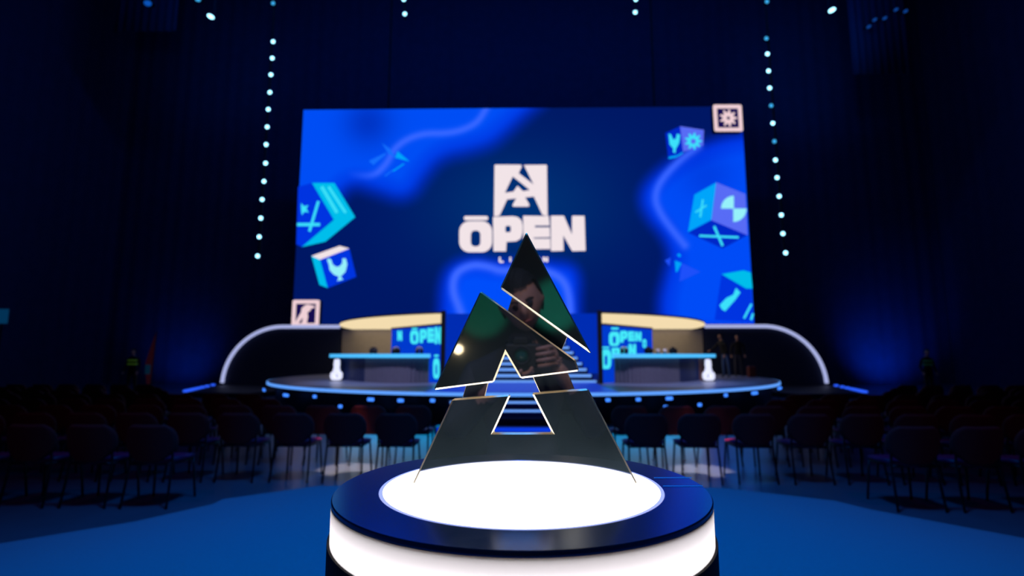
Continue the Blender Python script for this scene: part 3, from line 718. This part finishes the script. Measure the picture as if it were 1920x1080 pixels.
def standing_figure(name, label, loc, h, rz, top, trousers, skin_, lean=0.0, reach=None, stripes=None):
    t = thing(name, label, 'person', loc, rz); k = h / 1.75
    L = lean
    V = [(0, 0, .95), (0, .02 + L * .3, 1.15), (0, L * .7, 1.38), (0, L, 1.50), (0, L + .02, 1.60),
         (.10, 0, .90), (.11, .03, .50), (.12, 0, .09), (.13, .14, .04),
         (-.10, 0, .90), (-.12, -.03, .50), (-.13, -.06, .09), (-.14, .08, .04),
         (.20, L, 1.42), (.26, L - .02, 1.14), (.27, L + .12, .90), (.27, L + .18, .82),
         (-.20, L, 1.42), (-.26, L - .02, 1.14), (-.26, L + .10, .90), (-.26, L + .15, .82)]
    if reach:
        V[14] = (.28, L + .18, 1.18); V[15] = (.24, L + .42, 1.10); V[16] = (.22, L + .52, 1.06)
    Ed = [(0, 1), (1, 2), (2, 3), (3, 4), (0, 5), (5, 6), (6, 7), (7, 8), (0, 9), (9, 10), (10, 11), (11, 12), (2, 13), (13, 14), (14, 15), (15, 16), (2, 17), (17, 18), (18, 19), (19, 20)]
    Rd = [(.15, .11), (.14, .10), (.17, .11), (.07, .07), .055, .09, .062, .045, .04, .09, .062, .045, .04, .06, .046, .034, .035, .06, .046, .034, .035]
    V = [Vector(v) * k for v in V]; Rd = [tuple(a * k for a in r) if isinstance(r, tuple) else r * k for r in Rd]
    def fm(c):
        z = c.z / k
        if z < 0.09: return 3
        if abs(c.x / k) > .2 and z < .93 or (reach and z < 1.16 and c.x / k > .18 and c.y / k > L + .40): return 2
        if z > 1.53: return 2
        if z < 0.96: return 1
        return 0
    skin_mesh('body', V, Ed, Rd, 0, [top, trousers, skin_, M_black], fm, t)
    hm = head_mesh(); bmesh.ops.transform(hm, matrix=Matrix.Translation(Vector((0, L + .04, 1.70)) * k) @ Matrix.Scale(k * .92, 4), verts=hm.verts[:])
    obj('head', hm, skin_, t, True)
    hm = head_mesh(True); bmesh.ops.transform(hm, matrix=Matrix.Translation(Vector((0, L + .04, 1.70)) * k) @ Matrix.Scale(k * .92, 4), verts=hm.verts[:])
    obj('hair', hm, HAIR, t, True)
    if stripes:
        for z in (1.22, 1.36):
            bm = NB()
            pts_ = [(0.185 * k * math.cos(a), (0.135 * math.sin(a) + L * .6) * k, z * k) for a in [2 * PI * i / 28 for i in range(28)]]
            tube(bm, pts_, 0.028, 8, True); obj('reflective_band', bm, stripes, t, True)
    return t
zz = ZS
M_top = mat('dark_shirt', (18, 18, 26), 0.9); M_jeans = mat('blue_jeans', (60, 90, 150), 0.9); M_jeans2 = mat('grey_trousers', (60, 62, 84), 0.9)
standing_figure('person', 'person in dark clothes standing arms down on the stage right of the desk', (7.92 * S, 19.5 * S, ZS), 1.62, PI * .9, M_top, M_jeans2, SKIN)
standing_figure('person', 'person in blue jeans leaning over the outer end of the right desk', (7.25 * S, 18.95 * S, ZS), 1.62, PI * .62, M_top, M_jeans, SKIN, 0.18, True)
p3 = at(246, 720, 21.0)
standing_figure('person', 'person in dark clothes with yellow-green reflective bands standing far left beside the red banner', (p3.x, 21.0, 0), 1.78, PI, M_top, M_black, SKIN,
                stripes=mat('hi_vis_yellow', (150, 220, 60), 0.5, emit=(50, 75, 18), strength=0.35, vary=0))  # slight glow put into the band colour, the bands are no lamps
p4 = at(1742, 720, 21.0)
standing_figure('person', 'person in dark clothes with green reflective bands standing far right near the wall', (p4.x, 21.0, 0), 1.76, PI, M_top, M_black, SKIN,
                stripes=mat('hi_vis_green', (60, 150, 90), 0.5, emit=(6, 38, 24), strength=0.3, vary=0))  # green bands also carry a faint glow in their colour
# flight case on the stage beside the standing person
cs = thing('equipment_case', 'small reddish case on end on the stage right of the standing person', 'case', (8.33 * S, 19.4 * S, ZS))
obj('body', rbox(NB(), (0, 0, 0.22), (0.28, 0.22, 0.42), 0.03), mat('case_red', (120, 50, 50), 0.6), cs)
obj('handle', tube(NB(), [(-.06, 0, .42), (-.06, 0, .47), (.06, 0, .47), (.06, 0, .42)], 0.012, 6), M_black, cs)
# red banner far left
pb = at(272, 735, 20.0); ptop = at(283, 620, 20.0)
bn = thing('feather_banner', 'tall narrow dull red banner with a teal patch standing at the far left', 'banner', (pb.x, 20.0, 0))
Hh = ptop.z
obj('pole', cyl(NB(), (0.17, 0, 0.03), (0.25, 0, Hh), 0.015, n=8), M_black, bn)
bm = NB(); plate(bm, [[(0.16, 0.5), (0.24, Hh), (0.02, Hh - .75), (-0.10, Hh - 1.25), (-0.05, 0.9), (0.02, 0.5)]], lambda x, z: Vector((x, 0.01, z)), (0, 0.012, 0))
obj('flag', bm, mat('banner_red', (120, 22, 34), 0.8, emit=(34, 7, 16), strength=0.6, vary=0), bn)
bm = NB(); plate(bm, [[(-0.08, Hh - 1.3), (0.13, Hh - 1.3), (0.12, Hh - 1.65), (-0.07, Hh - 1.65)]], lambda x, z: Vector((x, -0.004, z)), (0, 0.012, 0))
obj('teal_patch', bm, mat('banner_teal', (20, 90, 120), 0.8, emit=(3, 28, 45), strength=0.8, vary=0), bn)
obj('base', cyl(NB(), (0.17, 0, 0), (0.17, 0, 0.04), 0.3, n=20), M_black, bn)
# dim teal wall screen at the left edge
pm = at(3, 593, 22)
o = obj('wall_monitor', rbox(NB(), (pm.x, 22, pm.z), (0.55, 0.06, 0.62), 0.02), [mat('monitor_teal', (0, 40, 60), 0.4, emit=(2, 48, 82), strength=1, vary=0)])
tag(o, 'small dim teal screen at the far left edge of the hall', 'screen')
obj('pole', cyl(NB(), (pm.x, 22.05, 0), (pm.x, 22.05, pm.z), 0.03, n=8), M_black, o)

# ------------------------------------------------------------------ chairs
M_maroon = mat('maroon_fabric', (84, 8, 20), 0.85, scale=80, vary=0.2)
M_seat = mat('maroon_seat', (110, 20, 76), 0.45, scale=60, vary=0.15)
M_leg = mat('black_steel_tube', (26, 28, 36), 0.4, 0.6)
def make_chair():
    t = thing('stacking_chair', 'x', 'chair', (0, 0, 0), 0)
    # seat: rounded, dished
    bm = NB(); n, rings = 28, 5; rows = []
    for j in range(rings + 1):
        u = j / rings; row = []
        for k in range(n):
            a = 2 * PI * k / n; ex = 0.62
            cx = math.copysign(abs(math.cos(a)) ** ex, math.cos(a)) * 0.255 * u; cy = math.copysign(abs(math.sin(a)) ** ex, math.sin(a)) * 0.24 * u
            row.append(bm.verts.new((cx, cy + 0.02, 0.475 + 0.018 * (1 - u ** 4) + (0.03 * (abs(cx) / .255) ** 3 * u if cy < 0 else 0))))
        rows.append(row)
    bot = [bm.verts.new((v.co.x * .97, v.co.y * .97, 0.43 + 0.03 * (abs(v.co.x) / .255) ** 2)) for v in rows[-1]]
    for A_, B_ in zip(rows[1:], rows[2:] + [bot]):
        for k in range(n): bm.faces.new((A_[k], A_[(k + 1) % n], B_[(k + 1) % n], B_[k]))
    bm.faces.new(rows[1]); bm.faces.new(bot[::-1])
    for v in rows[0]: bm.verts.remove(v)
    obj('seat', bm, M_seat, t, True)
    # backrest: curved shell with a rounded outline, wider at the top, round at the bottom
    bm = NB(); NXc, NZc = 14, 12; G = []
    for j in range(NZc + 1):
        v = j / NZc; z = 0.455 + 0.40 * v
        hw = 0.272 * min(1, math.sin(PI / 2 * min(1, (v + 0.12) / 0.58))) if v < 0.46 else 0.272
        if v > 0.6: hw *= math.sqrt(max(0.0, 1 - ((v - 0.6) / 0.42) ** 2)) * 0.55 + 0.45
        row = []
        for i in range(NXc + 1):
            s_ = -1 + 2 * i / NXc; x_ = s_ * hw
            row.append((x_, -0.235 - 0.07 * v + 0.06 * (x_ / .245) ** 2, z))
        G.append(row)
    vf = [[bm.verts.new(p) for p in r_] for r_ in G]
    vb = [[bm.verts.new((p[0] * .98, p[1] - 0.035, p[2])) for p in r_] for r_ in G]
    for j in range(NZc):
        for i in range(NXc):
            bm.faces.new((vf[j][i], vf[j][i + 1], vf[j + 1][i + 1], vf[j + 1][i])); bm.faces.new((vb[j][i], vb[j + 1][i], vb[j + 1][i + 1], vb[j][i + 1]))
        bm.faces.new((vf[j][0], vf[j + 1][0], vb[j + 1][0], vb[j][0])); bm.faces.new((vf[j][-1], vb[j][-1], vb[j + 1][-1], vf[j + 1][-1]))
    for i in range(NXc):
        bm.faces.new((vf[0][i], vb[0][i], vb[0][i + 1], vf[0][i + 1])); bm.faces.new((vf[-1][i], vf[-1][i + 1], vb[-1][i + 1], vb[-1][i]))
    obj('backrest', bm, M_maroon, t, True)
    for sx_ in (-1, 1):
        obj('leg', tube(NB(), [(sx_ * .21, .19, .44), (sx_ * .235, .23, 0.0)], 0.013, 8), M_leg, t, True)
        obj('leg', tube(NB(), [(sx_ * .225, -.225, .66), (sx_ * .225, -.20, .46), (sx_ * .24, -.27, 0.0)], 0.013, 8), M_leg, t, True)
    obj('frame', tube(NB(), [(-.22, -.205, .44), (-.21, .19, .43), (.21, .19, .43), (.22, -.205, .44)], 0.012, 8, True), M_leg, t, True)
    return t
proto = make_chair(); used = False
ROWN = ['front row', 'second row', 'third row', 'fourth row', 'fifth row', 'sixth row', 'seventh row', 'eighth row', 'ninth row']
rows = [(5.90, 3.92, 0.645), (7.04, 1.58, 0.67), (8.1, 1.58, 0.67), (9.2, 4.3, 0.67), (10.3, 5.15, 0.67), (11.4, 7.7, 0.67), (12.5, 8.6, 0.67), (13.6, 9.5, 0.67)]
for ri, (Y, x0, dx) in enumerate(rows):
    for sg, side in ((-1, 'left'), (1, 'right')):
        k = 0; x = x0 + (0.15 if sg > 0 and ri == 0 else 0)
        while x < Y * 1.03 + 0.1 and k < 20:
            lb = f'maroon chair in the {ROWN[ri]} of the {side} block, {ORD[k]} from the middle aisle'
            loc = (sg * x + random.uniform(-.012, .012), Y + random.uniform(-.015, .015), 0.014 if False else 0.0); rz = random.uniform(-.03, .03)
            g = f'chairs in the {ROWN[ri]}, {side} block'
            if not used: proto.location = loc; proto.rotation_euler = (0, 0, rz); proto['label'] = lb; proto['group'] = g; used = True
            else: dup(proto, loc, rz, lb, g)
            k += 1; x += dx

# ------------------------------------------------------------------ plinth
PY0 = 0.968; ZT = EYE - 0.227; RO = 0.3187; RI = 0.2442
pl = thing('round_plinth', 'round display plinth with a glowing white top disc and a white light band', 'plinth', (-0.001, PY0, 0))
M_ring = mat('plinth_gloss_navy', (74, 100, 140), 0.2, 0.9, scale=400, vary=0.05)
b = NB(); lathe(b, [(RI, ZT - 0.008), (RO - 0.001, ZT - 0.008), (RO, ZT - 0.006), (RO, ZT - 0.002), (RO - 0.0015, ZT), (RI + 0.001, ZT), (RI, ZT - 0.001)], 192)
obj('top_ring', b, M_ring, pl)
b = NB(); lathe(b, [(0, ZT - 0.012), (RI - 0.006, ZT - 0.012), (RI - 0.006, ZT - 0.0006), (0, ZT - 0.0006)], 160)
obj('glowing_disc', b, glow('disc_white', (255, 252, 250), 6.0), pl)
b = NB(); lathe(b, [(RI - 0.006, ZT - 0.010), (RI, ZT - 0.010), (RI, ZT - 0.0003), (RI - 0.006, ZT - 0.0003)], 160)
obj('disc_rim', b, mat('disc_rim_acrylic', (205, 205, 235), 0.3, emit=(190, 190, 232), strength=0.75, vary=0), pl)
ZB = ZT - 0.064
b = NB(); lathe(b, [(0, ZT - 0.016), (RO - 0.004, ZT - 0.016), (RO - 0.004, ZT - 0.0079), (RI - 0.008, ZT - 0.0079), (RI - 0.008, ZT - 0.013), (0, ZT - 0.013)], 128)
obj('light_block_plate', b, M_black, pl)  # unseen plate added to block the disc's light from the drum
m = bpy.data.materials.new('frosted_acrylic'); m.use_nodes = True; nt = m.node_tree
nt.nodes.remove(nt.nodes['Principled BSDF']); tr = nt.nodes.new('ShaderNodeBsdfTranslucent'); tr.inputs[0].default_value = (.95, .93, .95, 1)
nt.links.new(tr.outputs[0], nt.nodes['Material Output'].inputs[0])
b = NB(); n = 160
va = [[b.verts.new((RO * math.cos(2 * PI * k / n), RO * math.sin(2 * PI * k / n), z)) for k in range(n)] for z in (ZB, ZT - 0.008)]
for k in range(n): b.faces.new((va[0][k], va[0][(k + 1) % n], va[1][(k + 1) % n], va[1][k]))
obj('light_band', b, m, pl, True)
b = NB(); lathe(b, [(RO - 0.028, ZB + .012), (RO - 0.018, ZB + .012), (RO - 0.018, ZB + .024), (RO - 0.028, ZB + .024)], 96)
obj('led_ring', b, glow('led_ring_white', (255, 248, 250), 5.0), pl)
b = NB(); lathe(b, [(0, 0.006), (RO + 0.004, 0.006), (RO + 0.004, ZB), (0, ZB)], 128)
pb_ = obj('base_drum', b, mat('plinth_black', (12, 12, 16), 0.7, spec=0.2), pl)
# pale scuff lines on the right of the ring
for y0, x0_, x1_ in ((895.5, 1226, 1297), (911, 1243, 1318)):
    b = NB()
    P = [on_plane(x_, y_, (0, 0, ZT + 0.0003), Vector((0, 0, 1))) for x_, y_ in ((x0_, y0 - .9), (x1_, y0 - .9), (x1_, y0 + 1.1), (x0_, y0 + 1.1))]
    b.faces.new([b.verts.new(p - Vector((-0.001, PY0, 0))) for p in P])
    obj('scuff_mark', b, mat('scuff_pale', (150, 165, 230), 0.9, scale=900, vary=0.5), pl)

# ------------------------------------------------------------------ trophy
YT = 0.955
M_mirror = mat('trophy_black_mirror', (150, 152, 156), 0.03, 1.0, vary=0)
nt = M_mirror.node_tree; pb0 = nt.nodes['Principled BSDF']; df = nt.nodes.new('ShaderNodeBsdfDiffuse'); df.inputs[0].default_value = (0.28, 0.42, 0.52, 1)
mxs = nt.nodes.new('ShaderNodeMixShader'); nzz = nt.nodes.new('ShaderNodeTexNoise'); nzz.inputs['Scale'].default_value = 9; tcc = nt.nodes.new('ShaderNodeTexCoord')
mr = nt.nodes.new('ShaderNodeMapRange'); mr.inputs['To Min'].default_value = 0.015; mr.inputs['To Max'].default_value = 0.06     # film of dust and finger marks
nt.links.new(tcc.outputs['Object'], nzz.inputs['Vector']); nt.links.new(nzz.outputs['Fac'], mr.inputs['Value']); nt.links.new(mr.outputs[0], mxs.inputs[0])
nt.links.new(pb0.outputs[0], mxs.inputs[1]); nt.links.new(df.outputs[0], mxs.inputs[2]); nt.links.new(mxs.outputs[0], nt.nodes['Material Output'].inputs[0])
M_gold = mat('trophy_bright_edge', (250, 232, 205), 0.42, 0.85, vary=0.05, scale=200)
tp = thing('trophy', 'tall black mirror-finish trophy of three slanted plates shaped like a letter A', 'trophy', (0, YT, ZT))
org = Vector((0, YT, ZT))
def tplate(name, loops, y, th, bev=0.0030):
    bm = NB(); plate(bm, loops, lambda x, yy: at(x, yy, y) - org, (0, th, 0), 1)
    bmesh.ops.recalc_face_normals(bm, faces=bm.faces[:])
    bmesh.ops.dissolve_limit(bm, angle_limit=0.01, verts=bm.verts[:], edges=bm.edges[:])
    o = obj(name, bm, [M_mirror, M_gold], tp)
    md = o.modifiers.new('chamfer', 'BEVEL'); md.width = bev; md.segments = 1; md.material = 1; md.limit_method = 'ANGLE'; md.angle_limit = math.radians(40)
    return o
tplate('top_blade', [[(987, 434), (1109.5, 663.5), (937.5, 540)]], YT, 0.012)
tplate('middle_blade', [[(901, 545), (1079, 674), (1086.5, 696), (976, 710), (948, 662), (926, 717), (812.5, 731.5)]], YT, 0.012)
low = [(848, 748), (958, 739.5), (925, 811.5), (1035, 811.5), (997, 737), (1103, 728.5), (1197, 909.5), (772, 909.5)]
tplate('lower_blade', [low], YT, 0.012)
tplate('rear_connector', [[(962, 552), (1064, 632), (1050, 664), (948, 594)]], YT + 0.0125, 0.012, 0.001)
tplate('rear_connector', [[(876, 715), (917, 712), (907, 752), (864, 756)]], YT + 0.0125, 0.012, 0.001)
tplate('rear_connector', [[(996, 700), (1062, 692), (1082, 740), (1016, 745)]], YT + 0.0125, 0.012, 0.001)

# ------------------------------------------------------------------ photographer (seen mirrored in the trophy)
ph = thing('person', 'dark-haired photographer in black holding a camera, reflected in the trophy', 'person', (0, 0, 0))
V = [(0, -.42, 1.00), (0, -.42, 1.22), (0, -.36, 1.46), (0, -.25, 1.60), (0.01, -.20, 1.68),
     (.11, -.42, .92), (.13, -.38, .50), (.14, -.42, .09), (.16, -.28, .04),
     (-.11, -.42, .92), (-.13, -.38, .50), (-.14, -.42, .09), (-.16, -.28, .04),
     (.20, -.35, 1.50), (.31, -.30, 1.26), (.17, -.14, 1.49), (.125, -.10, 1.545),
     (-.20, -.35, 1.50), (-.28, -.28, 1.26), (-.10, -.12, 1.46), (-.03, -.085, 1.50)]
Ed = [(0, 1), (1, 2), (2, 3), (3, 4), (0, 5), (5, 6), (6, 7), (7, 8), (0, 9), (9, 10), (10, 11), (11, 12), (2, 13), (13, 14), (14, 15), (15, 16), (2, 17), (17, 18), (18, 19), (19, 20)]
Rd = [(.16, .12), (.15, .11), (.19, .12), (.075, .075), .058, .10, .068, .048, .042, .10, .068, .048, .042, .07, .055, .036, .03, .07, .055, .036, .03]
# fingers of the right hand curling round the grip, and of the left hand under the lens
M_jacket = mat('black_jacket', (48, 52, 60), 0.8)
skin_mesh('body', V, Ed, Rd, 0, [M_jacket, mat('dark_trousers', (24, 26, 34), 0.9), SKIN, M_black],
          lambda c: 3 if c.z < .09 else 1 if c.z < 1.0 else 2 if (c.z > 1.635 and abs(c.x) < .1) or (c.y > -.135 and c.z > 1.4) else 0, ph)
def hand(name, palm, chains, rad=.0088):
    V = list(palm); n0 = len(V); E_ = [(i, i + 1) for i in range(n0 - 1)]; R = [(.030, .016)] * n0
    for root, pts_ in chains:
        prev = root
        for i, p in enumerate(pts_):
            V.append(p); E_.append((prev, len(V) - 1)); R.append(rad * (1 - .08 * i)); prev = len(V) - 1
    return skin_mesh(name, V, E_, R, 0, [SKIN], lambda c: 0, ph, 2)
hand('right_hand', [(.125, -.10, 1.545), (.118, -.085, 1.575)],
     [(1, [(.118, -.060, 1.614), (.100, -.030, 1.612), (.070, -.022, 1.606), (.052, -.030, 1.602)]),
      (1, [(.121, -.060, 1.592), (.104, -.026, 1.590), (.072, -.018, 1.585), (.050, -.028, 1.582)]),
      (0, [(.122, -.060, 1.570), (.105, -.027, 1.568), (.074, -.019, 1.563), (.053, -.028, 1.560)]),
      (0, [(.119, -.062, 1.549), (.102, -.032, 1.547), (.076, -.024, 1.543), (.058, -.031, 1.541)]),
      (1, [(.110, -.115, 1.600), (.090, -.130, 1.606), (.068, -.130, 1.604)])])
hand('left_hand', [(-.03, -.085, 1.505), (-.012, -.07, 1.512)],
     [(1, [(-.036, -.04, 1.513), (-.048, -.04, 1.540), (-.047, -.045, 1.565)]), (1, [(-.016, -.03, 1.508), (-.004, -.024, 1.522), (.004, -.024, 1.530)]),
      (1, [(.008, -.045, 1.510), (.030, -.045, 1.520), (.042, -.045, 1.540)]), (0, [(.010, -.07, 1.506), (.032, -.068, 1.512), (.046, -.066, 1.524)]),
      (0, [(-.045, -.075, 1.525), (-.052, -.062, 1.548), (-.050, -.055, 1.572)])])
MH = Matrix.Translation((0.0, -.155, 1.79)) @ Matrix.Rotation(math.radians(-14), 4, 'Y') @ Matrix.Rotation(math.radians(-20), 4, 'X')
hm = head_mesh(); bmesh.ops.transform(hm, matrix=MH, verts=hm.verts[:]); hd = obj('head', hm, SKIN, ph, True)
hm = head_mesh(True); bmesh.ops.transform(hm, matrix=MH, verts=hm.verts[:]); obj('hair', hm, HAIR, ph, True)
for s_ in (-1, 1):
    bm = NB(); bmesh.ops.create_uvsphere(bm, u_segments=12, v_segments=8, radius=.012)
    bmesh.ops.transform(bm, matrix=MH @ Matrix.Translation((s_ * .028, .084, .006)), verts=bm.verts[:]); obj('eye', bm, mat('eye_dark', (40, 30, 26), 0.2), ph, True)
    bm = tube(NB(), [(s_ * .014, .098, .026), (s_ * .03, .098, .032), (s_ * .046, .086, .027)], .004, 6)
    bmesh.ops.transform(bm, matrix=MH, verts=bm.verts[:]); obj('eyebrow', bm, HAIR, ph, True)
bm = tube(NB(), [(-.024, .092, -.052), (-.01, .103, -.050), (0, .104, -.052), (.01, .103, -.050), (.024, .092, -.052)], [.003, .006, .005, .006, .003], 6)
bmesh.ops.transform(bm, matrix=MH, verts=bm.verts[:]); obj('lips', bm, mat('lips', (165, 95, 88), 0.5), ph, True)
kc = thing('photo_camera', 'black camera held by the photographer, its lens reflected in the trophy', 'camera', (0, 0, EYE))
rb = NB(); rbox(rb, (0.005, -.100, 0.0), (.135, .045, .088), .008); obj('body', rb, mat('camera_black', (18, 18, 20), 0.5), kc)
rb = NB(); rbox(rb, (.068, -.068, -.002), (.030, .045, .082), .010); obj('grip', rb, mat('grip_rubber', (14, 14, 15), 0.8), kc)
rb = NB(); rbox(rb, (-.003, -.095, .055), (.06, .04, .03), .008); obj('viewfinder', rb, M_black, kc)
b = NB()
# lens barrel: hollow ring in front, glass recessed
t_ = NB(); lathe(t_, [(.026, 0.0), (.036, 0.0), (.038, .004), (.038, .052), (.026, .052)], 48)
bmesh.ops.transform(t_, matrix=Matrix.Translation((0, -.078, 0)) @ Matrix.Rotation(-PI / 2, 4, 'X'), verts=t_.verts[:]); obj('lens_barrel', t_, M_black, kc, True)
t_ = NB(); lathe(t_, [(0, .0), (.027, 0), (.027, .040), (.015, .045), (0, .047)], 32)
bmesh.ops.transform(t_, matrix=Matrix.Translation((0, -.078, 0)) @ Matrix.Rotation(-PI / 2, 4, 'X'), verts=t_.verts[:]); obj('lens_glass', t_, mat('teal_glint_glass', (8, 90, 78), 0.03, 0.0, vary=0), kc, True)  # teal glints of the lens put into the glass colour

# lamps on the rear wall of the hall (mirrored in the trophy and the plinth)
M_warm = glow('warm_lamp', (255, 226, 175), 9.0)
for x, z, r_, lb in ((-1.75, 1.75, 0.13, 'low warm round lamp on the rear wall, mirrored in the trophy left edge'), (1.35, 6.0, 0.30, 'high warm round lamp on the rear wall, mirrored in the plinth ring')):
    t = thing('wall_lamp', lb, 'lamp', (x, HF + 0.02, z), 0, 'warm lamps on the rear wall')
    bm = NB(); bmesh.ops.create_uvsphere(bm, u_segments=20, v_segments=12, radius=r_); bmesh.ops.translate(bm, vec=(0, r_ + .08, 0), verts=bm.verts[:]); obj('globe', bm, M_warm, t, True)
    obj('bracket', cyl(NB(), (0, 0, 0), (0, .12, 0), .06, n=14), M_black, t)
